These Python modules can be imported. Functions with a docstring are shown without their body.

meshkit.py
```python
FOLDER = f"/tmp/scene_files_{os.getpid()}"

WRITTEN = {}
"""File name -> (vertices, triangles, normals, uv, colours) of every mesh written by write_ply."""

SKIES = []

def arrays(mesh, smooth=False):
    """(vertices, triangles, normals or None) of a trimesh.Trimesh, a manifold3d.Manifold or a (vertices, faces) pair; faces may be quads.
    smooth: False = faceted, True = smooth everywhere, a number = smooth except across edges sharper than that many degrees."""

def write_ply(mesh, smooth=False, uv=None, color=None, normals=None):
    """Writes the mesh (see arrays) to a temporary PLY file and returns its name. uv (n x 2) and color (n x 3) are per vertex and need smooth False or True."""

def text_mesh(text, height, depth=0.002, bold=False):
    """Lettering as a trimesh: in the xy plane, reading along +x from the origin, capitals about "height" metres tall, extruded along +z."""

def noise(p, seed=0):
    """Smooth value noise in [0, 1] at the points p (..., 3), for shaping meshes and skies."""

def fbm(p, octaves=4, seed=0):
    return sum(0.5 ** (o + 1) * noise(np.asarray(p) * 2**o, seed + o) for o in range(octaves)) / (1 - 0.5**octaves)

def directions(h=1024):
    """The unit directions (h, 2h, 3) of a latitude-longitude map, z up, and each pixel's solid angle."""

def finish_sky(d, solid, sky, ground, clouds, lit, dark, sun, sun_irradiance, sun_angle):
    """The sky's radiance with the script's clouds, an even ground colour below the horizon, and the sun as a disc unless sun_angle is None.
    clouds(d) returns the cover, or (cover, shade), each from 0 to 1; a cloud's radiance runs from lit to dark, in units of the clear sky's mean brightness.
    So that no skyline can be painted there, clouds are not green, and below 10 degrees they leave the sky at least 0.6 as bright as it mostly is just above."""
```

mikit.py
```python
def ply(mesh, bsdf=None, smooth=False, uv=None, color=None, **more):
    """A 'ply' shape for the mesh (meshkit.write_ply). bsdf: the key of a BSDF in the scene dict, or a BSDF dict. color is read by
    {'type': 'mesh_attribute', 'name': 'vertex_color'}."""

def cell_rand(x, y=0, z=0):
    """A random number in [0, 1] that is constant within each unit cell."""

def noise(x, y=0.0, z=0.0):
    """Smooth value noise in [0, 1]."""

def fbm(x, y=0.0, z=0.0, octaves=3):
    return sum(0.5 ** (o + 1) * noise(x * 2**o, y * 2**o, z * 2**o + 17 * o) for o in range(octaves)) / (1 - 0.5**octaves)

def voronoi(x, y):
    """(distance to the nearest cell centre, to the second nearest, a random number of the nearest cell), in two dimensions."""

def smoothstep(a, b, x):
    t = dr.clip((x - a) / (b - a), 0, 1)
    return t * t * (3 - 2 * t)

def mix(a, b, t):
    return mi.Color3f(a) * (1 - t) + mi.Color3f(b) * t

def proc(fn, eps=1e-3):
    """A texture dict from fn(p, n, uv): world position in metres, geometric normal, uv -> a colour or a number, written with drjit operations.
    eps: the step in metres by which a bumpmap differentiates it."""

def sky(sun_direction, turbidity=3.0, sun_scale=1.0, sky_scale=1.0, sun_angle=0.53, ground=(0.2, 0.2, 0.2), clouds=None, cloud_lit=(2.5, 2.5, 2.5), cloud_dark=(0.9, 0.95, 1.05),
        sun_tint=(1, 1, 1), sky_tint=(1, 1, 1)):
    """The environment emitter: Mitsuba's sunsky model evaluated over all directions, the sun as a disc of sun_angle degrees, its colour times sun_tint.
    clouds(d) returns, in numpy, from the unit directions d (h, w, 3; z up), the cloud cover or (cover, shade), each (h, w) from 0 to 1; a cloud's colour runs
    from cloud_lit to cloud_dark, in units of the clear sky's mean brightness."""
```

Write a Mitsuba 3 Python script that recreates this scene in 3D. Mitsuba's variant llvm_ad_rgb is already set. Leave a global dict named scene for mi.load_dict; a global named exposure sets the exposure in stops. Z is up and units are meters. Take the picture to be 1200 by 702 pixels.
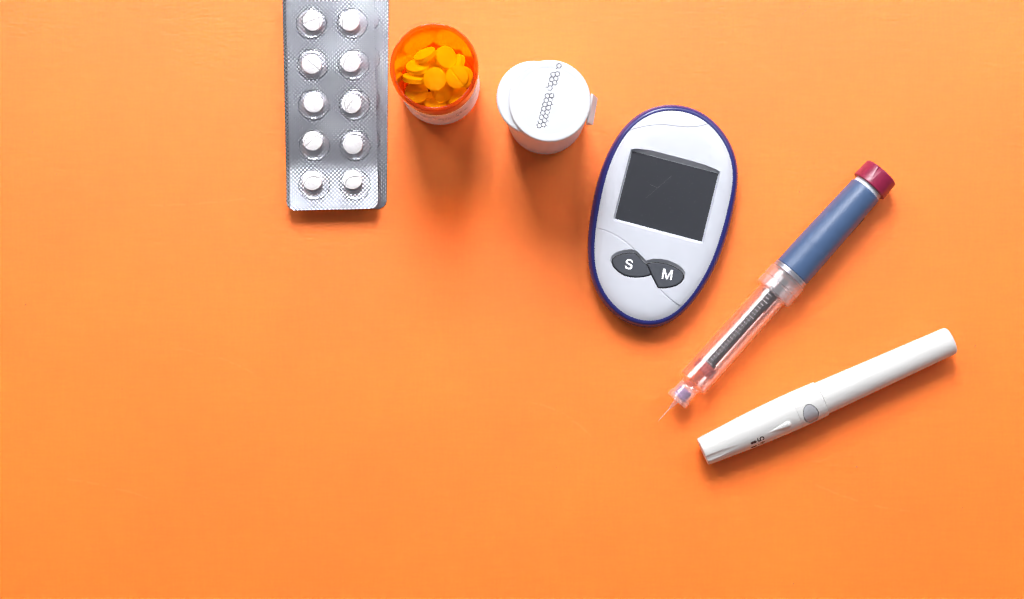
import math, random
import numpy as np
import trimesh
import drjit as dr
import mitsuba as mi
import mikit, meshkit
import manifold3d as m3
from manifold3d import Manifold, CrossSection
from shapely.geometry import Polygon, LineString, Point
from shapely.ops import unary_union

T = mi.ScalarTransform4f
scene, labels = {}, {}
scene['type'] = 'scene'

# ------------------------------------------------------------------ camera, light, exposure
H = 0.85                       # camera height above the table, metres
S = 0.00038                    # metres of table per photograph pixel
FOV = 2 * math.degrees(math.atan(600 * S / H))
exposure = 0.6
scene['camera'] = {'type': 'perspective', 'fov': FOV, 'near_clip': 0.01, 'far_clip': 20.0,
                   'to_world': T().look_at(origin=[0, 0, H], target=[0, 0, 0], up=[0, 1, 0])}


def window(az, el, dist, w, h, rgb):
    """a window pane: a soft rectangular source facing the table; az from the top of the picture, clockwise"""
    a, e = math.radians(az), math.radians(el)
    o = [dist * math.cos(e) * math.sin(a), dist * math.cos(e) * math.cos(a), dist * math.sin(e)]
    return {'type': 'rectangle',
            'to_world': T().look_at(origin=o, target=[0, 0.03, 0], up=[0, 0, 1]) @ T().scale([w / 2, h / 2, 1]),
            'bsdf': {'type': 'diffuse', 'reflectance': {'type': 'rgb', 'value': 0.2}},
            'emitter': {'type': 'area', 'radiance': {'type': 'rgb', 'value': rgb}}}


scene['window'] = window(-5, 45, 1.6, 0.50, 0.72, [21.5, 21.7, 22.5])
labels['window'] = {'label': 'tall daylight window beyond the top of the table', 'category': 'window', 'kind': 'structure'}
scene['window_001'] = window(42, 40, 1.0, 0.6, 0.5, [3.1, 3.15, 3.28])
labels['window_001'] = {'label': 'wide dimmer window beyond the upper right corner of the table', 'category': 'window', 'kind': 'structure'}
scene['window_002'] = window(-42, 34, 2.0, 0.49, 1.13, [4.8, 4.9, 5.1])
labels['window_002'] = {'label': 'narrow window beyond the upper left corner of the table', 'category': 'window', 'kind': 'structure'}
scene['room_light'] = {'type': 'constant', 'radiance': {'type': 'rgb', 'value': [0.105, 0.105, 0.112]}}


# ------------------------------------------------------------------ helpers
def at(px, py, z=0.0):
    """point at height z (metres) that stands under photograph pixel px, py"""
    k = S * (H - z) / H
    return np.array([(px - 600) * k, (351 - py) * k, z])


def rgb(*c):
    return {'type': 'rgb', 'value': list(c)}


def mat(name, color, rough=0.35, spec=0.5, **kw):
    d = {'type': 'principled', 'base_color': color if isinstance(color, dict) else rgb(*color), 'roughness': rough, 'specular': spec}
    d.update(kw)
    scene[name] = {'type': 'twosided', 'bsdf': d}
    return name


def key_for(name):
    if name not in scene and name not in labels and not any(k.startswith(name + '__') for k in scene):
        return name
    i = 1
    while True:
        k = '%s_%03d' % (name, i)
        if k not in scene and k not in labels and not any(q.startswith(k + '__') for q in scene):
            return k
        i += 1


def tag(key, label, cat=None, group=None, kind=None):
    d = {'label': label}
    if cat: d['category'] = cat
    if group: d['group'] = group
    if kind: d['kind'] = kind
    labels[key] = d


def obj(name, mesh, bsdf, parent=None, smooth=35, uv=None, to_world=None):
    key = key_for((parent + '__' if parent else '') + name)
    d = mikit.ply(mesh, bsdf, smooth=smooth, uv=uv)
    if to_world is not None: d['to_world'] = to_world
    scene[key] = d
    return key


def lathe(profile, n=96, closed=True):
    """surface of revolution round z of (r, z) points, listed from the bottom outside upwards"""
    pr = np.array(profile, float)
    th = np.linspace(0, 2 * np.pi, n, endpoint=False)
    verts, faces, rows = [], [], []
    for r, z in pr:
        if r < 1e-9:
            rows.append([len(verts)]); verts.append([0, 0, z])
        else:
            rows.append(list(range(len(verts), len(verts) + n)))
            verts += [[r * math.cos(t), r * math.sin(t), z] for t in th]
    for a, b in zip(rows[:-1], rows[1:]):
        for i in range(n):
            j = (i + 1) % n
            if len(a) == 1 and len(b) == 1: continue
            if len(a) == 1: faces.append([a[0], b[j], b[i]])
            elif len(b) == 1: faces.append([a[i], a[j], b[0]])
            else: faces += [[a[i], a[j], b[j]], [a[i], b[j], b[i]]]
    return trimesh.Trimesh(np.array(verts), np.array(faces), process=False)


def man(mesh):
    m = mesh.copy(); m.merge_vertices()
    M = Manifold(m3.Mesh(np.asarray(m.vertices, np.float32), np.asarray(m.faces, np.uint32)))
    if M.volume() < 0:
        m.invert()
        M = Manifold(m3.Mesh(np.asarray(m.vertices, np.float32), np.asarray(m.faces, np.uint32)))
    return M


def tri(M):
    q = M.to_mesh()
    return trimesh.Trimesh(np.array(q.vert_properties[:, :3], float), np.array(q.tri_verts), process=False)


def mm_scale(M):
    t = tri(M); t.vertices *= 0.001
    return t


def arc(r, a0, a1, cx, cz, n=6):
    return [(cx + r * math.cos(math.radians(a0 + (a1 - a0) * i / n)), cz + r * math.sin(math.radians(a0 + (a1 - a0) * i / n))) for i in range(n + 1)]


def frame(origin, ax):
    """4x4 whose local z runs along ax (in the table plane), local y up, local x to the left of ax"""
    a = np.array([ax[0], ax[1], 0.0]); a /= np.linalg.norm(a)
    up = np.array([0, 0, 1.0]); x = np.cross(up, a)
    m = np.eye(4); m[:3, 0], m[:3, 1], m[:3, 2], m[:3, 3] = x, up, a, origin
    return m


def moved(mesh, m):
    t = mesh.copy(); t.apply_transform(m)
    return t


def stroke_sheet(lines, width, z0, z1):
    """flat printed strokes as one thin mesh (mm)"""
    g = unary_union([LineString(l).buffer(width / 2, cap_style=1) for l in lines])
    ms = [trimesh.creation.extrude_polygon(p, z1 - z0, engine='earcut') for p in getattr(g, 'geoms', [g])]
    t = trimesh.util.concatenate(ms); t.vertices[:, 2] += z0
    return t


def spline(pts, n, closed=True):
    from scipy.interpolate import CubicSpline
    p = np.array(pts, float)
    if closed: p = np.vstack([p, p[:1]])
    d = np.r_[0, np.cumsum(np.linalg.norm(np.diff(p, axis=0), axis=1))]
    cs = CubicSpline(d, p, bc_type='periodic' if closed else 'natural')
    return cs(np.linspace(0, d[-1], n, endpoint=not closed))


# ------------------------------------------------------------------ materials
SPECKS = [(1004, 547, 1.3), (500, 624, 0.9), (657 + 273, 684, 1.0), (944, 12, 1.0), (949, 8, 0.8), (941, 16, 0.8), (891, 146, 0.9), (1143, 405, 1.2),
          (30, 357, 1.0), (38, 155, 1.0), (66, 204, 0.9), (1128, 595, 0.9), (652, 548, 0.8), (182, 620, 0.9), (143, 456, 0.8), (436, 305, 1.0), (937, 225, 0.8), (700, 610, 0.7)]


def table_color(p, n, uv):
    x, y = p.x * 1000, p.y * 1000
    weave = mikit.noise(x * 1.3, y * 0.16) * 0.5 + mikit.noise(x * 0.16 + 40, y * 1.3) * 0.5
    mott = mikit.fbm(x * 0.025, y * 0.025, 3.0)
    fine = mikit.noise(x * 3.1, y * 3.1, 5.0)
    k = 1 + 0.06 * (weave - 0.5) + 0.08 * (mott - 0.5) + 0.06 * (fine - 0.5)
    c = mi.Color3f(0.95, 0.175, 0.003) * mi.Color3f(1, k * k, k * k)
    for (ax, ay), (bx, by), bow in (((195, 408), (312, 446), 3.0), ((150, 240), (330, 226), -2.0), ((610, 470), (700, 520), 4.0), ((940, 560), (1080, 600), -3.0), ((60, 560), (190, 590), 2.0)):
        A, B = at(ax, ay) * 1000, at(bx, by) * 1000
        L = math.hypot(B[0] - A[0], B[1] - A[1]); ux, uy = (B[0] - A[0]) / L, (B[1] - A[1]) / L
        t = ((x - A[0]) * ux + (y - A[1]) * uy) / L
        off = -(x - A[0]) * uy + (y - A[1]) * ux - bow * 4 * t * (1 - t) + 0.8 * (mikit.noise(x * 0.2, y * 0.2, 8.0) - 0.5)
        m = dr.exp(-dr.square(off / 0.5)) * mikit.smoothstep(0, 0.2, t) * (1 - mikit.smoothstep(0.8, 1, t)) * mikit.smoothstep(0.3, 0.6, mikit.noise(x * 0.6, y * 0.6, 6.0))
        c = mikit.mix(c, mi.Color3f(0.95, 0.26, 0.05), m * 0.3)
    dark = mi.Float(0)
    for px, py, r in SPECKS:
        q = at(px, py) * 1000
        jit = 0.16 * (mikit.noise(x * 4, y * 4, 9.0) - 0.5)
        d = dr.sqrt(dr.square(x - q[0]) + dr.square((y - q[1]) * 0.8)) + jit
        dark = dr.maximum(dark, 1 - mikit.smoothstep(r * 0.22, r * 0.38, d))
    return mikit.mix(c, mi.Color3f(0.25, 0.09, 0.02), dark * 0.65)


def table_bump(p, n, uv):
    x, y = p.x * 1000, p.y * 1000
    return 0.00004 * (mikit.noise(x * 2.2, y * 0.3) + mikit.noise(x * 0.3, y * 2.2) + 1.5 * mikit.noise(x * 1.2, y * 1.2, 2.0))


scene['table_surface'] = {'type': 'twosided', 'bsdf': {'type': 'bumpmap', 'arbitrary': mikit.proc(table_bump, 2e-4), 'scale': 1.0,
    'bsdf': {'type': 'principled', 'base_color': mikit.proc(table_color), 'roughness': 0.56, 'specular': 0.9}}}


scene['foil'] = {'type': 'twosided', 'bsdf': {'type': 'roughconductor', 'material': 'Al', 'distribution': 'beckmann', 'alpha': 0.115, 'specular_reflectance': rgb(0.74, 0.76, 0.82)}}
scene['glass_film'] = {'type': 'thindielectric', 'int_ior': 1.52}
scene['clear_film'] = {'type': 'thindielectric', 'int_ior': 1.34}
scene['clear_plastic'] = {'type': 'dielectric', 'int_ior': 1.49, 'specular_transmittance': rgb(0.985, 0.975, 0.975)}
scene['orange_plastic'] = {'type': 'blendbsdf', 'weight': 0.17,
    'bsdf_a': {'type': 'thindielectric', 'int_ior': 1.4, 'specular_transmittance': rgb(1.0, 0.64, 0.06)},
    'bsdf_b': {'type': 'twosided', 'bsdf': {'type': 'diffuse', 'reflectance': rgb(0.90, 0.12, 0.008)}}}
mat('white_plastic', (0.51, 0.528, 0.572), 0.38, 0.5)
mat('ivory_plastic', (0.55, 0.543, 0.52), 0.42, 0.5)
mat('white_cap', (0.55, 0.562, 0.575), 0.5, 0.4)
mat('white_tablet', (0.70, 0.695, 0.70), 0.6, 0.3)
mat('yellow_tablet', (0.97, 0.88, 0.03), 0.6, 0.3)
mat('paper_label', (0.74, 0.68, 0.67), 0.6, 0.3)
mat('gray_print', (0.13, 0.125, 0.15), 0.6, 0.3)
mat('black_print', (0.04, 0.035, 0.035), 0.5, 0.4)
mat('white_print', (0.88, 0.88, 0.9), 0.5, 0.4)
mat('blue_shell', (0.019, 0.021, 0.125), 0.25, 0.5)
mat('dark_button', (0.055, 0.06, 0.072), 0.5, 0.4)
mat('black_rubber', (0.012, 0.012, 0.014), 0.5, 0.4)
mat('blue_barrel', (0.054, 0.097, 0.19), 0.36, 0.5)
mat('red_knob', (0.225, 0.012, 0.045), 0.3, 0.5)
mat('steel', (0.75, 0.75, 0.76), 0.25, 0.5, metallic=1.0)
mat('silver_ring', (0.42, 0.42, 0.46), 0.3, 0.5, metallic=0.7)
mat('rod_dark', (0.014, 0.013, 0.015), 0.45, 0.3)
mat('stopper', (0.46, 0.10, 0.085), 0.5, 0.4)
mat('purple_core', (0.24, 0.07, 0.29), 0.4, 0.5)
mat('gray_button', (0.34, 0.34, 0.355), 0.45, 0.4)
scene['holder_plastic'] = {'type': 'blendbsdf', 'weight': 0.02,
    'bsdf_a': {'type': 'thindielectric', 'int_ior': 1.5, 'specular_transmittance': rgb(1.0, 0.985, 0.985)},
    'bsdf_b': {'type': 'twosided', 'bsdf': {'type': 'diffuse', 'reflectance': rgb(0.85, 0.74, 0.75)}}}
scene['collar_plastic'] = {'type': 'blendbsdf', 'weight': 0.10,
    'bsdf_a': {'type': 'thindielectric', 'int_ior': 1.5},
    'bsdf_b': {'type': 'twosided', 'bsdf': {'type': 'diffuse', 'reflectance': rgb(0.85, 0.8, 0.82)}}}
scene['milky_plastic'] = {'type': 'blendbsdf', 'weight': 0.10,
    'bsdf_a': {'type': 'thindielectric', 'int_ior': 1.5},
    'bsdf_b': {'type': 'twosided', 'bsdf': {'type': 'diffuse', 'reflectance': rgb(0.85, 0.8, 0.82)}}}


def screen_color(p, n, uv):
    """dark display with two fine scratches"""
    x, y = p.x * 1000, p.y * 1000
    s = mi.Float(0)
    for (ax, ay), (bx, by), w in (((757, 232), (787, 206), 0.055), ((762, 216), (770, 220), 0.07)):
        a, b = at(ax, ay, .0125) * 1000, at(bx, by, .0125) * 1000
        dx, dy = b[0] - a[0], b[1] - a[1]
        t = dr.clip(((x - a[0]) * dx + (y - a[1]) * dy) / (dx * dx + dy * dy), 0, 1)
        d = dr.sqrt(dr.square(x - a[0] - t * dx) + dr.square(y - a[1] - t * dy)) + 0.05 * (mikit.noise(x * 2, y * 2) - 0.5)
        s = dr.maximum(s, (1 - mikit.smoothstep(w, w * 2.2, d)) * (0.3 + 0.7 * mikit.noise(x * 1.3, y * 1.3, 4.0)))
    dust = mikit.smoothstep(0.86, 0.93, mikit.noise(x * 2.3, y * 2.3, 7.0)) * 0.12
    return mikit.mix(mi.Color3f(0.026, 0.028, 0.034), mi.Color3f(0.16, 0.16, 0.17), dr.maximum(s, dust) * 0.45)


mat('screen_glass', mikit.proc(screen_color), 0.35, 0.5)

# ------------------------------------------------------------------ table
tb = trimesh.creation.box([1.7, 1.2, 0.03]); tb.vertices[:, 2] -= 0.015
scene['table'] = mikit.ply(tb, 'table_surface')
tag('table', 'plain orange table top with a fine matte weave and a few specks', 'table', kind='structure')


# ------------------------------------------------------------------ tablets
def tablet_mesh(R, edge, bulge, score, rings=26, n=72):
    prof = [(0, -edge - bulge)]
    for i in range(1, rings + 1):
        r = R * i / rings
        prof.append((r, -edge - bulge * (1 - (r / R) ** 2)))
    for i in range(rings, 0, -1):
        r = R * i / rings
        prof.append((r, edge + bulge * (1 - (r / R) ** 2)))
    prof.append((0, edge + bulge))
    t = lathe(prof, n)
    if score:
        v = t.vertices
        top = v[:, 2] > edge * 0.99
        v[top, 2] -= score * np.exp(-(v[top, 1] / (R * 0.055)) ** 2)
        t.vertices = v
    t.vertices *= 0.001
    return t


white_scored = mikit.ply(tablet_mesh(4.25, 1.1, 0.7, 0.42), 'white_tablet', smooth=40)
white_plain = mikit.ply(tablet_mesh(4.25, 1.1, 0.75, 0), 'white_tablet', smooth=40)
yellow_scored = mikit.ply(tablet_mesh(5.0, 1.0, 0.9, 0.5), 'yellow_tablet', smooth=40)
yellow_plain = mikit.ply(tablet_mesh(5.0, 1.0, 0.9, 0), 'yellow_tablet', smooth=40)


# ------------------------------------------------------------------ blister packs (local u to the right, v up, in mm; origin at the bottom middle)
PW, PL = 40.6, 98.0
EMB, EMH = 1.24, 0.0275       # pitch and height of the foil's embossing, mm


def pack_frame(px, py, rot, z):
    o = at(px, py, z)
    return T().translate(list(o)).rotate([0, 0, 1], rot)


def bend(u, v, seed, lift, left):
    s = np.clip((19.0 - v), 0, None)
    z = lift * (np.sqrt((19.0 - v) ** 2 + 3.0 ** 2) + (19.0 - v)) / 2
    z = z + 0.22 * (meshkit.fbm(np.stack([u * 0.05 + 9, v * 0.05, 0 * u + seed], -1), 3, seed) - 0.5)
    d = np.clip(1.7 - (u + PW / 2), 0, None)
    return z - left * d


def foil_mesh(seed, lift, left):
    Rc = 4.2
    us = np.linspace(-1, 1, 181)
    vs = np.r_[Rc * (1 - np.cos(np.linspace(0, np.pi / 2, 24))), np.linspace(Rc, PL - Rc, 400)[1:-1], PL - Rc + Rc * np.sin(np.linspace(0, np.pi / 2, 24))]
    def half(v):
        e = min(v, PL - v)
        return PW / 2 if e >= Rc else PW / 2 - Rc + math.sqrt(max(Rc * Rc - (Rc - e) ** 2, 0))
    U = np.array([[half(v) * u for u in us] for v in vs]); V = np.array([[v] * len(us) for v in vs])
    Z = bend(U, V, seed, lift, left)
    nv, nu = U.shape
    k = 2 * math.pi / EMB / math.sqrt(2)
    soft = 0.75 + 0.5 * meshkit.noise(np.stack([U * 0.12, V * 0.12, 0 * U], -1), seed)
    Z = Z + EMH * (np.sin((U + V) * k) + np.sin((U - V) * k)) * soft          # embossed diamond relief
    top = np.stack([U, V, Z], -1).reshape(-1, 3); bot = top - [0, 0, 0.32]
    idx = np.arange(nv * nu).reshape(nv, nu)
    a, b, c, d = idx[:-1, :-1].ravel(), idx[:-1, 1:].ravel(), idx[1:, 1:].ravel(), idx[1:, :-1].ravel()
    ft = np.vstack([np.stack([a, b, c], 1), np.stack([a, c, d], 1)])
    N = nv * nu
    loop = np.r_[idx[0, :], idx[1:, -1], idx[-1, -2::-1], idx[-2:0:-1, 0]]
    sv = np.vstack([top[loop], bot[loop]]); L = len(loop)
    i = np.arange(L); j = (i + 1) % L
    fs = np.vstack([np.stack([i, i + L, j + L], 1), np.stack([i, j + L, j], 1)]) + 2 * N
    v = np.vstack([top, bot, sv]); f = np.vstack([ft, ft[:, ::-1] + N, fs])
    uv = v[:, :2].copy()
    v = v * 0.001
    return trimesh.Trimesh(v, f, process=False), uv


def bubble_mesh(cu, cv, seed, lift, left, Rb=6.0, hb=4.8):
    prof = [(Rb + 0.9, 0.04), (Rb + 0.5, 0.14), (Rb + 0.1, 0.5), (Rb - 0.32, 1.2)]
    prof = prof[:4] + [(5.62 * (1 - (z / hb) ** 2.5) ** 0.4, z) for z in hb * np.sin(np.linspace(0.42, np.pi / 2, 14)[:-1])] + [(0, hb)]
    t = lathe(prof, 64)
    v = t.vertices
    rnd = np.random.default_rng(seed)
    ph = rnd.uniform(0, 6.28, 3)
    ang = np.arctan2(v[:, 1], v[:, 0])
    v[:, :2] *= (1 + 0.012 * np.sin(2 * ang + ph[0]) + 0.008 * np.sin(5 * ang + ph[1]))[:, None]
    v[:, 2] *= 1 + 0.02 * np.sin(3 * ang + ph[2])
    v[:, 0] += cu; v[:, 1] += cv
    v[:, 2] += bend(v[:, 0], v[:, 1], int(left * 100) + 3, lift, left)
    t.vertices = v * 0.001
    return t


def pack(rot, px, py, z, lift, left, bubbles, label):
    key = key_for('blister_pack')
    tw = pack_frame(px, py, rot, z)
    seed = int(left * 100) + 3
    fm, uv = foil_mesh(seed, lift, left)
    obj('foil', fm, 'foil', key, smooth=True, uv=uv, to_world=tw)
    for i, (bx, by) in enumerate(bubbles):
        # local place of the pocket from its pixel
        w = at(bx, by, z + 0.002)
        o = at(px, py, z)
        c, s = math.cos(math.radians(-rot)), math.sin(math.radians(-rot))
        d = (w - o)[:2] * 1000
        cu, cv = c * d[0] - s * d[1], s * d[0] + c * d[1]
        obj('pocket', bubble_mesh(cu, cv, 50 + i, lift, left), 'clear_film', key, smooth=40, to_world=tw)
    tag(key, label, 'blister pack')
    return key, tw


lower_b = [(426.5 - (0 if c else 47.6), y - 7 + 0.4 * c) for y in (27, 75, 122.5, 170, 216.5) for c in (0, 1)]
pack(-0.6, 399.6, 244.2, 0.0006, 0.004, 0.02, lower_b, 'silver blister pack lying underneath, showing only its right edge')
ub = [(364.3, 26.8), (412.3, 26.8), (366, 75), (414, 75.4), (367.3, 122.6), (415, 122.6), (368, 170.4), (415.7, 170), (368, 216.5), (415.7, 216.5)]
UZ = 0.0062
up_key, up_tw = pack(1.25, 390, 246, UZ, 0.10, 0.35, ub, 'silver foil blister pack of white tablets on top, its bottom end bent up')
tabs = [(366.9, 24.9, 20, 1), (409.7, 25, 0, 0), (365.5, 75.4, -40, 1), (410.7, 72.9, 80, 1), (367.7, 120.7, 0, 0), (411.8, 121.6, 55, 1),
        (366.6, 165.3, 42, 1), (413.7, 169.2, 0, 0), (366, 211.8, 10, 0), (413, 210.8, 0, 0)]
rows = ['first', 'second', 'third', 'fourth', 'fifth']
rng = random.Random(4)
for i, (px, py, a, sc) in enumerate(tabs):
    k = key_for('white_tablet_pill')
    z = UZ + 0.0022
    tilt = 3.0 * (rng.random() - 0.5)
    tx = 0
    if i >= 8:
        z += 0.0008; tx = -5
    o = at(px, py, z)
    scene[k] = {**(white_scored if sc else white_plain),
                'to_world': T().translate(list(o)).rotate([1, 0, 0], tx + 4 * (rng.random() - .5)).rotate([0, 1, 0], tilt).rotate([0, 0, 1], a)}
    tag(k, 'round white tablet in the %s column, %s row from the top of the silver pack' % (('left', 'right')[i % 2], rows[i // 2]), 'tablet',
        'white tablets in the blister pack')

# ------------------------------------------------------------------ orange bottle
OB = at(516.0, 100.7, 0); OBX, OBY = OB[0], OB[1]
OH, OR, ORIM = 68.0, 17.4, 18.15
key = 'orange_pill_bottle'
prof = [(0, 0), (OR - 1.2, 0)] + arc(1.2, -90, 0, OR - 1.2, 1.2, 5) + [(OR, 40), (OR, OH - 11), (OR + 0.1, OH - 9.2), (ORIM - 0.1, OH - 8.6), (ORIM, OH - 8)] \
    + arc(0.55, 0, 90, ORIM - 0.55, OH - 0.55, 5) + arc(0.55, 90, 180, ORIM - 1.35, OH - 0.55, 5) + [(OR - 1.35, OH - 9), (OR - 1.3, 40), (OR - 1.3, 3.2)] \
    + arc(1.2, 0, -90, OR - 2.5, 2.7, 4)[1:] + [(0, 1.5)]
bt = lathe(prof, 160); bt.vertices *= 0.001; bt.vertices += [OBX, OBY, 0]
obj('body', bt, 'orange_plastic', key, smooth=35)


def wrap(mesh, R0):
    """flat mm mesh (x round the wall, y up, z outwards) laid on a cylinder of radius R0; x = 0 faces the bottom of the picture"""
    t = mesh.copy(); v = t.vertices.copy()
    a = -np.pi / 2 + v[:, 0] / R0
    r = R0 + v[:, 2]
    t.vertices = np.stack([r * np.cos(a), r * np.sin(a), v[:, 1]], 1)
    return t


def cyl_patch(R, a0, a1, z0, z1, thick, n=90):
    m = trimesh.creation.box([1, 1, 1])
    xs = np.linspace(math.radians(a0), math.radians(a1), n)
    prof = [(R, z0), (R + thick, z0), (R + thick, z1), (R, z1)]
    verts = [[r * math.cos(a), r * math.sin(a), z] for a in xs for r, z in prof]
    faces = []
    for i in range(n - 1):
        for k in range(4):
            a, b = 4 * i + k, 4 * i + (k + 1) % 4
            faces += [[a, a + 4, b + 4], [a, b + 4, b]]
    faces += [[0, 1, 2], [0, 2, 3]]
    e = 4 * (n - 1)
    faces += [[e, e + 2, e + 1], [e, e + 3, e + 2]]
    t = trimesh.Trimesh(np.array(verts), np.array(faces)[:, ::-1], process=False)
    return t


lb = cyl_patch(OR + 0.06, -192, 12, 2.5, 45, 0.12); lb.vertices *= 0.001; lb.vertices += [OBX, OBY, 0]
lk = obj('paper_label', lb, 'paper_label', key, smooth=35)
rr = np.random.default_rng(11)
strokes = []
for row, (x0, x1, y) in enumerate(((-6, 10.5, 31), (-1, 13.5, 26.5), (2, 9, 22))):
    x = x0
    while x < x1:
        w = rr.uniform(0.35, 0.9)
        if rr.random() < 0.78:
            hh = rr.uniform(0.9, 2.0)
            strokes.append([(x, y), (x + w * 0.5, y + hh), (x + w, y + rr.uniform(0, 0.8))])
        x += w + rr.uniform(0.3, 0.7)
st = stroke_sheet(strokes, 0.36, 0, 0.05)
st = st.subdivide()
st = wrap(st, OR + 0.2); st.vertices *= 0.001; st.vertices += [OBX, OBY, 0]
obj('print', st, 'gray_print', lk, smooth=False)
st2 = stroke_sheet([[(-9 + 0.5 * i, 36 - 0.0 * i), (-9 + 0.5 * i + 0.5, 36)] for i in range(20)], 0.22, 0, 0.05).subdivide()
st2 = wrap(st2, OR + 0.2); st2.vertices *= 0.001; st2.vertices += [OBX, OBY, 0]
obj('print', st2, 'gray_print', lk, smooth=False)
tag(key, 'translucent orange pill bottle without a cap, holding yellow tablets', 'pill bottle')

# heap of tablets: pixel x, pixel y, height mm, tilt deg, direction of the tilt (deg, 0 = right, 90 = up), score angle, scored, label
heap = [
    (508.8, 91.8, 23.0, 10, 250, 0, 0, 'bright yellow round tablet lying highest in the middle of the heap in the orange bottle'),
    (535.7, 90.8, 15.5, 10, 200, -52, 1, 'large scored yellow tablet at the right of the heap in the orange bottle'),
    (521.6, 68.0, 14.0, 32, 20, 40, 0, 'tilted yellow tablet at the upper middle of the heap in the orange bottle'),
    (497.6, 63.2, 14.5, 60, 117, 0, 0, 'yellow tablet nearly edge on at the upper left of the heap in the orange bottle'),
    (488.0, 78.0, 16.0, 50, 97, 0, 0, 'leaning yellow tablet just above the thin edge-on one at the left of the heap'),
    (482.2, 92.2, 14.0, 66, 84, 0, 0, 'thin edge-on yellow tablet at the left of the heap in the orange bottle'),
    (487.8, 109.2, 12.5, 14, 60, 4, 1, 'scored yellow tablet at the lower left of the heap in the orange bottle'),
    (510.0, 119.0, 10.0, 28, 80, 20, 1, 'yellow tablet by the near wall of the orange bottle, lowest in the picture'),
    (519.0, 108.6, 12.0, 40, 320, 0, 0, 'tilted yellow tablet just below right of the bright topmost one in the orange bottle'),
    (538.5, 115.0, 11.0, 35, 130, 30, 0, 'yellow tablet tucked at the lower right wall of the orange bottle'),
    (540.0, 70.5, 12.5, 62, 160, 0, 0, 'yellow tablet on edge at the upper right wall of the orange bottle'),
    (474.5, 73.5, 10.0, 25, 330, 0, 0, 'dim yellow tablet against the far left wall of the orange bottle'),
    (505.0, 76.5, 10.5, 20, 120, 0, 0, 'yellow tablet half hidden in the gap at the centre of the heap'),
]
low = [(0, 0, 3.6)] + [(10.4 * math.cos(1.047 * i + .3), 10.4 * math.sin(1.047 * i + .3), 3.7) for i in range(6)] \
    + [(6.3 * math.cos(1.57 * i + .9), 6.3 * math.sin(1.57 * i + .9), 7.6) for i in range(4)]
RT, ET, BT = 5.0, 1.0, 0.9          # tablet radius, half height of its edge, height of its dome


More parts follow.
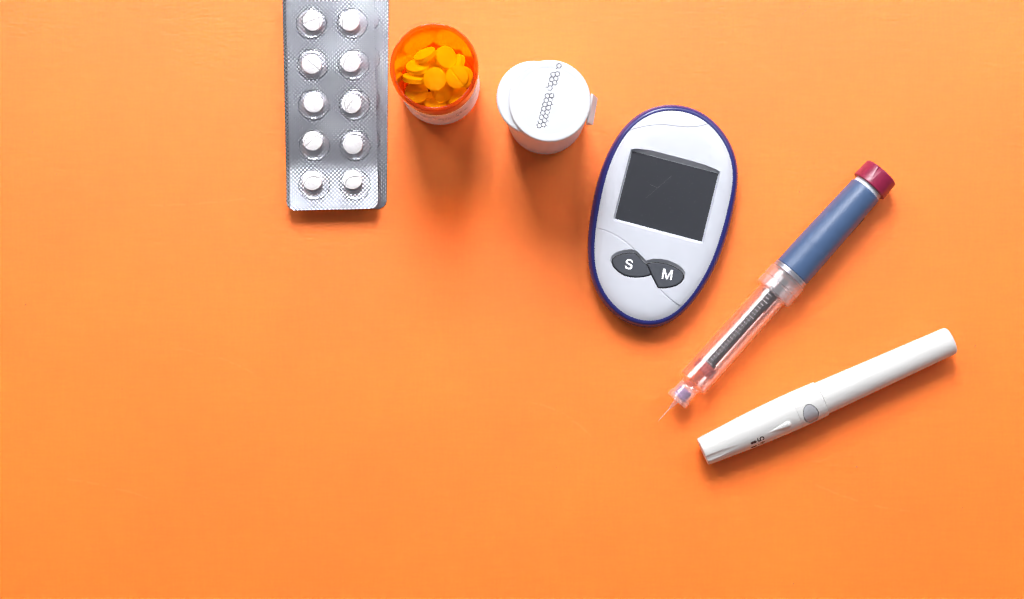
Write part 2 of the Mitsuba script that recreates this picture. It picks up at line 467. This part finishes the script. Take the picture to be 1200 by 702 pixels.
def turn(axis, deg):
    return trimesh.transformations.rotation_matrix(math.radians(deg), axis)[:3, :3]


pose = []
for px, py, z, tl, td, sc, scored, lab in heap:
    p = at(px, py, z * 0.001); a = math.radians(td + 90)
    pose.append([np.array([(p[0] - OBX) * 1000, (p[1] - OBY) * 1000, z]), turn([math.cos(a), math.sin(a), 0], tl) @ turn([0, 0, 1], sc), scored, lab])
for x, y, z in low:
    pose.append([np.array([x, y, z]), turn([1, 0.4, 0], rng.uniform(-8, 8)), 0, None])
# settle: push apart tablets that overlap, keep them inside the wall and above the floor
th = np.linspace(0, 2 * np.pi, 28, endpoint=False)
SP_ = np.array([[r * math.cos(t), r * math.sin(t), sg * (ET + BT * (1 - (r / RT) ** 2)) * q] for r, q in ((RT, 1), (RT, 0), (RT * .7, 1), (RT * .35, 1)) for t in th for sg in (-1, 1)])
GOAL = [q[0].copy() for q in pose]
for it in range(160):
    W = [SP_ @ q[1].T + q[0] for q in pose]
    mv = [np.zeros(3) for _ in pose]
    for i in range(len(pose)):
        for j in range(len(pose)):
            if i == j or np.linalg.norm(pose[i][0] - pose[j][0]) > 2 * RT + 0.5: continue
            L = (W[i] - pose[j][0]) @ pose[j][1]
            r = np.hypot(L[:, 0], L[:, 1])
            dz = ET + BT * (1 - np.clip(r / RT, 0, 1) ** 2) - np.abs(L[:, 2]); dr_ = RT - r
            inn_ = (dz > 0) & (dr_ > 0)
            if not inn_.any(): continue
            pen_ = np.where(inn_, np.minimum(dz, dr_), 0); k = pen_.argmax()
            if dz[k] < dr_[k]: n_ = np.array([0, 0, np.sign(L[k, 2]) or 1.0])
            else: n_ = np.array([L[k, 0] / max(r[k], 1e-6), L[k, 1] / max(r[k], 1e-6), 0])
            n_ = pose[j][1] @ n_
            mv[i] += 0.35 * pen_[k] * n_; mv[j] -= 0.35 * pen_[k] * n_
    for i, q in enumerate(pose):
        q[0] += np.clip(mv[i], -0.5, 0.5)
        if q[3]: q[0][:2] += 0.06 * (GOAL[i][:2] * (1 - 0.0) - q[0][:2]); q[0][2] -= 0.02
        P_ = SP_ @ q[1].T + q[0]
        r = np.hypot(P_[:, 0], P_[:, 1]); k = r.argmax(); lim = OR - 1.45
        if r[k] > lim: q[0][:2] -= P_[k, :2] / r[k] * (r[k] - lim)
        lo_ = P_[:, 2].min()
        if lo_ < 1.55: q[0][2] += 1.55 - lo_
for c_, rot_, scored, lab in pose:
    k = key_for('yellow_tablet_pill')
    M4 = np.eye(4); M4[:3, :3] = rot_; M4[:3, 3] = [OBX + c_[0] * .001, OBY + c_[1] * .001, c_[2] * .001]
    scene[k] = {**(yellow_scored if scored else yellow_plain), 'to_world': T(M4.tolist())}
    if lab: tag(k, lab, 'tablet', 'yellow tablets in the orange bottle')
    else: tag(k, 'yellow tablet buried low in the heap inside the orange bottle', 'tablet', 'buried yellow tablets in the orange bottle')

# ------------------------------------------------------------------ white vial with flip lid
WB = at(639.6, 135.6, 0); WX, WY = WB[0], WB[1]
WH = 64.0
key = 'white_vial'
wr = 17.3
prof = [(0, 0), (wr - 1.0, 0)] + arc(1.0, -90, 0, wr - 1.0, 1.0, 5) + [(wr, 30), (wr - 0.1, WH - 14), (wr - 0.5, WH - 7), (0, WH - 7)]
t = lathe(prof, 128); t.vertices *= 0.001; t.vertices += [WX, WY, 0]
obj('body', t, 'white_plastic', key)
# lid disc
LC = at(644.2, 118.2, WH * .001); lr = 48.2 * S * (H - WH * .001) / H * 1000
prof = [(0, WH - 6.8), (lr - 0.3, WH - 6.8), (lr, WH - 6.3)] + arc(0.8, 0, 90, lr - 0.8, WH - 0.8, 6) \
    + [(lr - 2.6, WH + 0.02), (lr - 2.9, WH - 0.10), (lr - 3.5, WH - 0.11), (lr - 4.1, WH - 0.02), (0, WH)]
t = lathe(prof, 160); t.vertices *= 0.001; t.vertices += [LC[0], LC[1], 0]
lid = obj('lid', t, 'white_cap', key, smooth=25)
# wide thumb flange to the left, just under the lid top
FZ = WH - 1.6
FC = at(624.9, 114.2, FZ * .001); fr = 43.2 * S * (H - FZ * .001) / H * 1000
prof = [(0, FZ - 3.2), (fr - 0.6, FZ - 3.2), (fr, FZ - 2.6)] + arc(0.9, 0, 90, fr - 0.9, FZ - 0.9, 6) + [(0, FZ)]
t = lathe(prof, 128); t.vertices *= 0.001; t.vertices += [FC[0], FC[1], 0]
obj('thumb_flange', t, 'white_cap', lid, smooth=25)
# hinge tab at the right
a0 = -9
h = Manifold.hull_points([(0, -6.2, 0), (3.0, -5.8, 0), (3.2, 5.4, 0), (0, 6.2, 0), (0, -6.2, 8.6), (0.7, -6.0, 8.6), (0.9, 5.9, 8.6), (0, 6.2, 8.6)])
h = h.translate([lr - 0.4, 0, 0]).rotate([0, 0, a0]).translate([LC[0] * 1000, LC[1] * 1000, WH - 12.2])
obj('hinge', mm_scale(h), 'white_cap', lid, smooth=25)
# printed honeycomb
hexes = [(260, 90), (208, 165), (245, 160), (197, 208), (232, 200), (188, 246), (222, 237), (180, 282), (158, 350), (195, 350), (148, 388), (185, 380),
         (137, 425), (175, 415), (127, 462), (167, 453), (118, 498), (157, 492), (107, 535), (145, 527), (97, 572), (135, 560), (88, 608), (125, 600)]
lines = []
zt = WH + 0.03
rr = np.random.default_rng(5)
for i, (X, Y) in enumerate(hexes):
    c = at(620 + X / 7.39, 65 + Y / 7.39, zt * .001)[:2] * 1000
    rad = 21.5 / 7.39 * S * 1000 * (1 - zt / 850)
    pts = [(c[0] + rad * math.cos(math.radians(-16 + 60 * k)), c[1] + rad * math.sin(math.radians(-16 + 60 * k))) for k in range(7)]
    pts = [(p[0], p[1]) for p in pts]
    skip = rr.integers(0, 6) if i in (5, 7, 11, 16, 20) else -1
    for k in range(6):
        if k != skip: lines.append([pts[k], pts[k + 1]])
    if i in (0, 1, 3, 4, 7, 10, 13, 16, 19, 21, 22, 23):
        k = rr.integers(0, 6)
        q = np.array(pts[k]); lines.append([tuple(q), tuple(q + (q - c) * 0.6)])
st = stroke_sheet(lines, 0.32, WH + 0.004, WH + 0.03)
st.vertices *= 0.001
obj('hexagon_print', st, 'gray_print', lid, smooth=False)
tag(key, 'white plastic vial with a flip lid printed with grey hexagons', 'vial')

# ------------------------------------------------------------------ glucose meter
key = 'glucose_meter'
out_px = [(784.8, 121.8), (801, 123.6), (816.7, 128.2), (829, 135.4), (839.5, 145.3), (848.5, 155.2), (855.4, 167), (861, 180), (864.6, 194.3), (864.8, 211), (862.6, 228.5), (859, 247),
          (854.3, 267), (848.8, 285.5), (842.4, 303.4), (834.6, 320), (825.3, 335.5), (816.4, 349), (806, 361), (795, 372), (782.6, 380.3), (765.5, 385.2), (744.1, 383.2), (732, 378.8),
          (722.7, 372.4), (712.5, 363.5), (703.5, 352.0), (696.8, 340), (692, 326.9), (689, 310), (688.2, 292.7), (688.6, 278), (690.3, 262), (693, 243), (697, 224),
          (701.5, 206.5), (707.3, 189.7), (713.5, 175.5), (721, 162.4), (729.3, 150), (739.2, 139.8), (749, 132.3), (759.7, 126.8), (771.5, 123)]
OUT = spline([at(x, y, .006)[:2] * 1000 for x, y in out_px], 260)
from scipy.ndimage import gaussian_filter1d
OUT = gaussian_filter1d(OUT, 5, axis=0, mode='wrap')
C0 = OUT.mean(0)
RR = np.linalg.norm(OUT - C0, axis=1); DD = (OUT - C0) / RR[:, None]
OPOLY = Polygon(OUT)
if not OPOLY.exterior.is_ccw:
    OUT, RR, DD = OUT[::-1], RR[::-1], DD[::-1]


def egg_loft(rings):
    """closed solid from (inset mm, z mm) rings, bottom first"""
    n = len(OUT); verts, faces = [], []
    for d, z in rings:
        verts += [[*(C0 + DD[i] * max(RR[i] - d, 0.05)), z] for i in range(n)]
    for k in range(len(rings) - 1):
        for i in range(n):
            j = (i + 1) % n
            a, b, c, e = k * n + i, k * n + j, (k + 1) * n + j, (k + 1) * n + i
            faces += [[a, b, c], [a, c, e]]
    lo = len(verts); verts.append([*C0, rings[0][1]]); hi = len(verts); verts.append([*C0, rings[-1][1]])
    m = (len(rings) - 1) * n
    for i in range(n):
        j = (i + 1) % n
        faces += [[lo, j, i], [hi, m + i, m + j]]
    return trimesh.Trimesh(np.array(verts), np.array(faces), process=False)


shell = egg_loft([(5.0, 0.3), (3.2, 0.5), (1.6, 1.6), (0.5, 3.6), (0.05, 5.6), (0.0, 6.8), (0.1, 8.0), (0.35, 9.2), (0.42, 9.4), (0.75, 9.55), (0.8, 9.75), (0.55, 9.9), (0.62, 10.1),
                  (0.85, 10.8), (1.2, 11.4), (1.7, 11.8), (2.2, 12.0), (2.95, 12.05), (3.05, 11.7), (3.1, 11.0), (8, 10.0)])
shell.vertices *= .001
obj('rim_shell', shell, 'blue_shell', key, smooth=30)


def face_z(d):
    return 11.75 + 2.1 * (1 - math.exp(-max(d - 3.1, 0) / 3.2)) + 0.6 * (1 - math.exp(-max(d - 3.1, 0) / 14.0))


ds = [3.1, 3.18, 3.28, 3.4, 3.5, 4.2, 5, 6, 7.2, 8.6, 10, 12, 14, 16.5, 19, 22, 25, 28, 31]
plate = man(egg_loft([(3.15, 8.0)] + [(d, face_z(d)) for d in ds]))


def zsurf(q):
    return face_z(Point(q).distance(LineString(np.vstack([OUT, OUT[:1]]))) )


def pxmm(x, y, z):
    return at(x, y, z * .001)[:2] * 1000


def poly_solid(poly_pts, z0, z1):
    return Manifold.extrude(CrossSection([[tuple(p) for p in poly_pts]], m3.FillRule.NonZero), z1 - z0).translate([0, 0, z0])


def loft_hull(lo, zl, hi, zh):
    return Manifold.hull_points([(p[0], p[1], zl) for p in lo] + [(p[0], p[1], zh) for p in hi])


# display opening: floor rectangle with its far edge straight, mouth with that edge arched
ZF = 11.9
fl = [pxmm(*p, ZF) for p in ((740.6, 176.6), (842.3, 203.2), (822.6, 283.6), (720.2, 256.4))]
FPOLY = Polygon(fl).buffer(-0.5).buffer(0.5, quad_segs=4)
ZM = 15.2
mouth = [pxmm(*p, 14.2) for p in ((738.8, 174.2), (748, 173.2), (772, 176.5), (795, 182.5), (818, 189.0), (838, 196.4), (845.3, 200.2), (844.0, 206), (824.4, 286.6), (821, 287.0), (718.6, 259.2), (717.8, 256))]
plate -= loft_hull(list(FPOLY.exterior.coords), ZF, [tuple(np.array(m) + (np.array(m) - np.array(mouth).mean(0)) * 0.012) for m in mouth], ZM)
# buttons
bx = lambda X, Y, z: pxmm(695 + X / 10.909, 285 + Y / 10.909, z)
ZB = 13.9
S_pts = [(530, 132), (565, 160), (650, 258), (692, 292), (718, 340), (734, 396), (712, 405), (640, 422), (560, 428), (480, 422), (400, 402), (330, 358), (272, 300), (247, 240), (258, 202), (302, 167), (380, 143), (460, 132)]
M_pts = [(694, 268), (760, 255), (850, 254), (950, 274), (1050, 314), (1118, 358), (1152, 404), (1152, 450), (1118, 498), (1060, 535), (980, 556), (900, 566), (838, 562), (752, 396), (728, 340)]
SP = Polygon([bx(x, y, ZB) for x, y in S_pts]); MP = Polygon([bx(x, y, ZB) for x, y in M_pts])
zface = zsurf(np.array(SP.union(MP).centroid.coords[0]))
ZFL = zface - 1.5
for P, up in ((SP, (-0.35, 1.25)), (MP, (0.25, 1.25))):
    lo = P.buffer(0.5)
    hi = [tuple(q) for q in P.buffer(0.8).exterior.coords] + [(q[0] + up[0], q[1] + up[1]) for q in P.buffer(0.75).exterior.coords]
    top = [(q[0], q[1]) for q in hi]
    cen = np.array(lo.centroid.coords[0])
    plate -= loft_hull(list(lo.exterior.coords), ZFL, top, zface + 0.15) + loft_hull(top, zface + 0.15, top, zface + 1.5)


def groove(pts, r=0.4):
    global plate
    pts = spline(pts, 40, closed=False)
    sph = Manifold.sphere(r, 10)
    q = [sph.translate([p[0], p[1], zsurf(p) + 0.02]) for p in pts]
    cut = Manifold()
    for a, b in zip(q[:-1], q[1:]): cut += Manifold.hull(a + b)
    plate -= cut


zz = 13.6
g5 = lambda X, Y: pxmm(680 + X / 4.39, 110 + Y / 4.39, zz)
g6 = lambda X, Y: pxmm(680 + X / 4.68, 250 + Y / 4.68, zz)
groove([g5(*p) for p in ((238, 196), (262, 186), (330, 169), (420, 161), (520, 171), (600, 170), (665, 151), (700, 130))])
groove([g6(*p) for p in ((78, 80), (100, 84), (150, 100), (220, 138), (262, 170), (296, 202), (318, 226))])
groove([g6(*p) for p in ((440, 422), (458, 440), (500, 476), (560, 514), (585, 528))])
obj('face_plate', mm_scale(plate), 'white_plastic', key, smooth=28)
sc = poly_solid([p for p in list(FPOLY.buffer(-0.12).exterior.coords)[:-1]][::-1] if not FPOLY.exterior.is_ccw else list(FPOLY.buffer(-0.12).exterior.coords)[:-1], ZF - 1.0, ZF + 0.05)
obj('screen', mm_scale(sc), 'screen_glass', key, smooth=False)
un = SP.union(MP).buffer(0.45)
ext = np.array(Polygon(un.exterior).simplify(0.02).exterior.coords)[:-1]
if not Polygon(ext).exterior.is_ccw: ext = ext[::-1]
obj('button_surround', mm_scale(poly_solid(ext, ZFL - 0.6, ZFL + 0.06)), 'black_rubber', key, smooth=False)
for nm, P, cen, ch, rot in (('S', SP, (460, 268), 'S', -9), ('M', MP, (950, 398), 'M', -9)):
    p0 = P.buffer(-0.02); p1 = P.buffer(-0.35)
    ztop = zface - 0.5
    b = loft_hull(list(p0.exterior.coords), ZFL - 0.3, list(p0.exterior.coords), ztop - 0.3) + loft_hull(list(p0.exterior.coords), ztop - 0.3, list(p1.exterior.coords), ztop)
    bk = obj('button', mm_scale(b), 'dark_button', key, smooth=30)
    labels[bk] = {'label': 'dark grey leaf-shaped button marked with a white %s' % ch}
    tm = meshkit.text_mesh(ch, 4.25, 0.03, bold=True)
    mid = (tm.bounds[0] + tm.bounds[1]) / 2
    tm.vertices -= [mid[0], mid[1], 0]
    tm.apply_transform(trimesh.transformations.rotation_matrix(math.radians(rot), [0, 0, 1]))
    c = bx(*cen, ztop)
    tm.vertices += [c[0], c[1], ztop + 0.004]; tm.vertices *= .001
    obj('letter', tm, 'white_print', bk, smooth=False)
tag(key, 'white oval blood glucose meter with dark blue rim and blank grey screen', 'glucose meter')

# ------------------------------------------------------------------ insulin pen (local z along the pen from tube end to knob)
key = 'insulin_pen'
PZ = 9.15
px0 = at(811.8, 448.5, PZ * .001)
PF = frame(px0, (0.668, 0.744))
PS = S * 1000 * (1 - PZ / 850)        # mm per pixel at the axis


def pen(name, mesh_mm, bsdf, parent=key, smooth=35):
    t = mesh_mm.copy(); t.vertices = t.vertices * 0.001
    return obj(name, moved(t, PF), bsdf, parent, smooth=smooth)


def s_(x): return x * PS


# blue barrel
r1, r2 = s_(22.0), s_(19.8)
z0, z1 = s_(174), s_(303.5)
prof = [(0, z0), (r1 - 0.3, z0), (r1, z0 + 0.3), (r1 - 0.05, s_(212)), (r1 - 0.14, s_(212) + 0.1), (r1 - 0.14, s_(212) + 0.3), (r1 - 0.07, s_(212) + 0.45), (r2 + 0.05, z1 - 0.9)] + arc(0.5, 0, 90, r2 - 0.5, z1 - 0.5, 5) + [(0, z1)]
br = pen('barrel', lathe(prof, 128), 'blue_barrel')
fin = Manifold.cube([0.5, 1.1, s_(46)], True).translate([-(r1 + r2) / 2 + 0.02, -1.2, s_(255)])
pen('clip_rail', tri(fin), 'rod_dark', br, smooth=False)
# white neck and red knob
rn = s_(18.3)
pen('neck', lathe([(0, z1 - 1), (rn, z1 - 1), (rn, s_(312)), (0, s_(312))], 96), 'white_plastic')
k0, k1 = s_(308.5), s_(331.5)
ra, rb = s_(22.6), s_(21.6)
prof = [(0, k0), (ra - 0.5, k0)] + arc(0.5, -90, 0, ra - 0.5, k0 + 0.5, 5) + arc(0.7, 0, 90, rb - 0.7, k1 - 0.7, 6) + [(rb - 2.6, k1), (rb - 2.9, k1 - 0.35), (0, k1 - 0.4)]
kn = man(lathe(prof, 144))
for ang in (75, 195, 315):
    a = math.radians(ang); q = np.array([math.cos(a), math.sin(a)]); tt = np.array([-q[1], q[0]])
    pts = []
    def P3(r, t, z): return (*(q * r + tt * t), z)
    pts = [P3(ra + 0.6, -0.15, k0 + 0.6), P3(ra + 0.6, 0.35, k0 + 0.6), P3(rb + 1, -2.3, k1 + 0.2), P3(rb + 1, 1.6, k1 + 0.2), P3(rb - 1.0, -1.0, k1 + 0.2), P3(rb - 1.2, 0.9, k1 + 0.2)]
    kn -= Manifold.hull_points(pts)
pen('dose_knob', tri(kn), 'red_knob', smooth=28)
# joint ring
pen('joint_ring', lathe([(r1 - 1.5, s_(167.5)), (r1 + 0.15, s_(167.5)), (r1 + 0.3, s_(168)), (r1 + 0.3, s_(170)), (r1 - 0.1, s_(170.3)), (r1 - 0.1, s_(171)), (r1 + 0.25, s_(171.3)), (r1 + 0.25, s_(173.6)), (r1 - 1.5, s_(173.8)), (r1 - 1.5, s_(167.5))], 128), 'silver_ring')
# clear cartridge holder with its wide collar: outer and inner wall
rt0, rt1, rc = s_(19.0), s_(18.3), s_(24.2)
out = [(s_(10.5), s_(-7)), (s_(12.5), s_(-6.5)), (s_(13.5), s_(-3)), (rt0 - 0.7, s_(-1.5)), (rt0, s_(0.5)), (rt0, s_(20)), (rt1, s_(140.5))]
inn = [(rt1 - 1.0, s_(140.5)), (rt0 - 1.1, s_(20)), (rt0 - 1.1, s_(2)), (s_(12.3), s_(-1.5)), (s_(10.5), s_(-5)), (s_(10.5), s_(-7))]
pen('cartridge_holder', lathe(out + inn, 128), 'holder_plastic')
out = [(rt1 - 0.9, s_(139)), (rt1 + 0.3, s_(139.2)), (rc - 0.4, s_(140)), (rc, s_(141.5)), (rc, s_(151)), (rc - 0.35, s_(152)), (rc - 0.35, s_(153)), (rc, s_(154)), (rc, s_(165.5)), (rc - 0.4, s_(167))]
inn = [(rc - 2.0, s_(167)), (rt1 + 0.1, s_(143)), (rt1 - 0.9, s_(139))]
pen('holder_collar', lathe(out + inn, 128), 'collar_plastic')
# slots / lugs inside the collar
for i, ang in enumerate((60, 118, 176, 235, 300, 0)):
    b = Manifold.cube([1.0, 3.4, s_(17)], True).translate([rc - 2.6, 0, s_(153)]).rotate([0, 0, ang])
    pen('collar_lug', tri(b), 'milky_plastic', smooth=False)
# glass cartridge
rg = s_(14.2)
prof = [(s_(7), s_(-9)), (s_(7.5), s_(-3)), (rg - 0.8, s_(2)), (rg, s_(8)), (rg, s_(150))]
cart = pen('cartridge', lathe(prof, 96), 'glass_film')
pen('stopper', lathe([(0, s_(17)), (rg - 0.5, s_(17)), (rg - 0.25, s_(19)), (rg - 0.25, s_(21.5)), (rg - 0.9, s_(22.5)), (rg - 0.9, s_(24)), (rg - 0.25, s_(25)), (rg - 0.25, s_(27)), (rg - 0.6, s_(28)), (0, s_(28))], 80), 'stopper', cart)
# threaded plunger rod
rod = [(0, s_(28.4)), (s_(7.6), s_(28.4)), (s_(7.6), s_(32))]
z = s_(32)
while z < s_(160):
    r_ = s_(6.2) if z < s_(118) else s_(7.4)
    rod += [(r_, z + 0.15), (r_, z + 0.75), (r_ - 0.28, z + 0.9), (r_ - 0.28, z + 1.15)]
    z += 1.25
rod += [(s_(6), s_(163)), (0, s_(163))]
pen('plunger_rod', lathe(rod, 48), 'rod_dark', smooth=25)
# scale ticks printed on the cartridge
tl = []
for i in range(23):
    zc = s_(30 + i * 4.8)
    L = 3.0 if i % 5 == 0 else 1.7
    tl.append([(-L / 2, zc), (L / 2, zc)])
sheet = stroke_sheet(tl, 0.28, 0, 0.03).subdivide().subdivide()


def wrap_z(mesh, ang, Rf):
    v = mesh.vertices.copy(); t = mesh.copy()
    Rr = np.array([Rf(zv) for zv in v[:, 1]])
    a = math.radians(ang) + v[:, 0] / Rr
    t.vertices = np.stack([(Rr + v[:, 2]) * np.cos(a), (Rr + v[:, 2]) * np.sin(a), v[:, 1]], 1)
    return t


pen('scale_mark', wrap_z(sheet, 80, lambda z: rg + 0.02), 'white_print', cart, smooth=False)
pen('scale_mark', wrap_z(sheet, 44, lambda z: rg + 0.02), 'black_print', cart, smooth=False)
# needle hub, purple core, needle
prof = [(s_(6.5), s_(-6.5)), (s_(11.2), s_(-6.5)), (s_(12.2), s_(-8)), (s_(12.6), s_(-20)), (s_(13.8), s_(-21.5)), (s_(13.8), s_(-27.5)), (s_(13.0), s_(-28.8)), (s_(6), s_(-28.8)), (s_(6), s_(-26.5)), (s_(10.8), s_(-26.2)), (s_(10.4), s_(-8.6)), (s_(6.5), s_(-8.4)), (s_(6.5), s_(-6.5))]
hub = pen('needle_hub', lathe(prof[::-1], 80), 'milky_plastic')
core = [(0, s_(-24)), (s_(7.5), s_(-24)), (s_(8.6), s_(-22))]
for i in range(5): core += [(s_(8.6), s_(-21.6 + 2 * i)), (s_(8.6), s_(-20.6 + 2 * i)), (s_(7.6), s_(-20.3 + 2 * i)), (s_(7.6), s_(-19.9 + 2 * i))]
core += [(s_(7), s_(-11)), (0, s_(-10.5))]
pen('hub_core', lathe(core, 40), 'purple_core', hub, smooth=False)
pen('nozzle', lathe([(0, s_(-41)), (s_(1.3), s_(-41)), (s_(2.0), s_(-36)), (s_(3.4), s_(-28.5)), (s_(3.4), s_(-24.2)), (0, s_(-24.2))], 40), 'milky_plastic', hub)
pen('needle', lathe([(0, s_(-61.5)), (0.13, s_(-59)), (0.16, s_(-40)), (0, s_(-39.5))], 16), 'steel', hub)
tag(key, 'insulin pen with blue barrel, dark red knob, clear cartridge holder and bare needle', 'insulin pen')

# ------------------------------------------------------------------ lancing device (local z from tip to rear end)
key = 'lancing_device'
LZ = 8.35
LF = frame(at(823.5, 529.5, LZ * .001), (0.912, 0.410))
LS = S * 1000 * (1 - LZ / 850)


def lan(name, mesh_mm, bsdf, parent=key, smooth=35):
    t = mesh_mm.copy(); t.vertices = t.vertices * 0.001
    return obj(name, moved(t, LF), bsdf, parent, smooth=smooth)


from scipy.interpolate import PchipInterpolator
FR = PchipInterpolator([-2, 0, 30, 60, 90, 118, 152, 160], [16.2, 16.6, 18.6, 20.4, 21.5, 21.9, 21.4, 21.3])


def fr_(zmm): return float(FR(zmm / LS)) * LS


def l_(x): return x * LS


# front cap: tip to seam
rt = 16.6
prof = [(0, l_(3.0)), (l_(5.5), l_(3.0)), (l_(6.5), l_(2.0)), (l_(rt - 2.2), l_(0.1)), (l_(rt - 0.9), l_(0.0)), (l_(rt - 0.2), l_(0.5)), (l_(rt + 0.1), l_(1.4))]
prof += [(fr_(l_(x)), l_(x)) for x in np.linspace(3, 116.8, 46)] + [(fr_(l_(117.4)) - 0.05, l_(117.6)), (0, l_(117.7))]
cap = man(lathe(prof, 160))
# gripping flutes at the tip: shallow flats
for ang in (118, 208, 298, 28):
    a = math.radians(ang)
    pts = []
    for sp_, rad, dep in ((-4, 6.0, 0.46), (20, 6.0, 0.27), (42, 6.0, 0.0)):
        R_ = fr_(l_(max(sp_, 0))) + rad - dep
        pts.append(Manifold.sphere(rad, 64).translate([R_ * math.cos(a), R_ * math.sin(a), l_(sp_)]))
    cap -= Manifold.hull(pts[0] + pts[1]) + Manifold.hull(pts[1] + pts[2])
ck = lan('front_cap', tri(cap), 'ivory_plastic', smooth=32)
# mid sleeve
prof = [(0, l_(118)), (fr_(l_(118)) - 0.06, l_(117.75)), (fr_(l_(118)), l_(117.9))] + [(fr_(l_(x)), l_(x)) for x in np.linspace(119, 151.2, 16)] + [(fr_(l_(152)) - 0.15, l_(152)), (l_(18), l_(152.4)), (0, l_(152.4))]
mid = man(lathe(prof, 160))
nb, sb = -10.6, 131.5
ang_b = math.degrees(math.acos(nb / 21.6))     # measured from local x (up-left); the top of the rod is 90
Rb_ = fr_(l_(sb))
ca = math.radians(ang_b)
def ell(rx, rz, h0, h1):
    c = Manifold.cylinder(h1 - h0, 1, 1, 64).scale([rx, rz, 1])            # local: x round, y along the rod, z outwards
    m = np.array([[-math.sin(ca), 0, math.cos(ca)], [math.cos(ca), 0, math.sin(ca)], [0, 1, 0]]) @ np.diag([-1, 1, 1])
    c = c.translate([0, 0, h0])
    t = tri(c); v = t.vertices @ m.T; v[:, 2] += l_(sb)
    t.vertices = v
    return man(t)
mid -= ell(l_(13.2), l_(9.3), Rb_ - 3.8, Rb_ + 3)
lan('sleeve', tri(mid), 'ivory_plastic', smooth=32)
btn = ell(l_(12.3), l_(8.5), Rb_ - 4.0, Rb_ + 3)
dome = man(lathe([(0, l_(110)), (Rb_ - 0.15, l_(110)), (Rb_ - 0.15, l_(150)), (0, l_(150))], 160))
bk = lan('release_button', tri(btn ^ dome), 'gray_button', smooth=32)
labels[bk] = {'label': 'grey oval release button'}
# rear barrel
re = 16.6
prof = [(0, l_(152.5)), (l_(19.7), l_(152.5)), (l_(19.5), l_(170)), (l_(18.3), l_(230)), (l_(16.8), l_(312))] + [(l_(16.7) - 1.5 + 1.5 * math.cos(a), l_(320) - 1.5 + 1.5 * math.sin(a)) for a in np.linspace(0.1, np.pi / 2, 8)] + [(0, l_(320.4))]
lan('barrel', lathe(prof, 144), 'ivory_plastic')
# raised teardrop pointer on the cap
ang_p = math.degrees(math.acos(-9.3 / 21.5))
def tear(z0, z1, r, h):
    sp = []
    for zc, rad in ((l_(z0), 0.25), (l_(z1), r)):
        R_ = fr_(zc); a = math.radians(ang_p)
        sp.append(Manifold.sphere(rad, 48).scale([1, 1, 1]).translate([(R_ - rad + (0.06 if rad < 0.5 else h)) * math.cos(a), (R_ - rad + (0.06 if rad < 0.5 else h)) * math.sin(a), zc]))
    return Manifold.hull(sp[0] + sp[1])
lan('pointer', tri(tear(76, 102, 1.9, 1.0)), 'ivory_plastic', ck, smooth=40)


def wrap_rod(mesh, ang, zc):
    """flat mm lettering (x along the rod, y round it towards the up-left side) laid on the cap"""
    t = mesh.subdivide().subdivide(); v = t.vertices.copy()
    zz_ = zc + v[:, 0]
    Rr = np.array([fr_(q) for q in zz_])
    a = math.radians(ang) - v[:, 1] / Rr
    t.vertices = np.stack([(Rr + 0.012 + v[:, 2]) * np.cos(a), (Rr + 0.012 + v[:, 2]) * np.sin(a), zz_], 1)
    return t


for ch, s, n, dot in (('5', 66.8, -12.4, (57.6, -12.7)), ('4', 66.0, -18.2, (56.5, -18.4))):
    tm = meshkit.text_mesh(ch, 2.9, 0.02, bold=True); tm.vertices[:, 0] *= 1.2
    m_ = (tm.bounds[0] + tm.bounds[1]) / 2; tm.vertices -= [m_[0], m_[1], 0]
    tm.apply_transform(trimesh.transformations.rotation_matrix(math.radians(90), [0, 0, 1]))
    lan('number', wrap_rod(tm, math.degrees(math.acos(n / 21.0)), l_(s)), 'black_print', ck, smooth=False)
    d = trimesh.creation.extrude_polygon(LineString([(-0.65, 0), (0.65, 0)]).buffer(0.75), 0.02, engine='earcut')
    lan('dot', wrap_rod(d, math.degrees(math.acos(dot[1] / 20.6)), l_(dot[0])), 'black_print', ck, smooth=False)
tag(key, 'slim white lancing device with a grey oval button and printed numbers', 'lancing device')
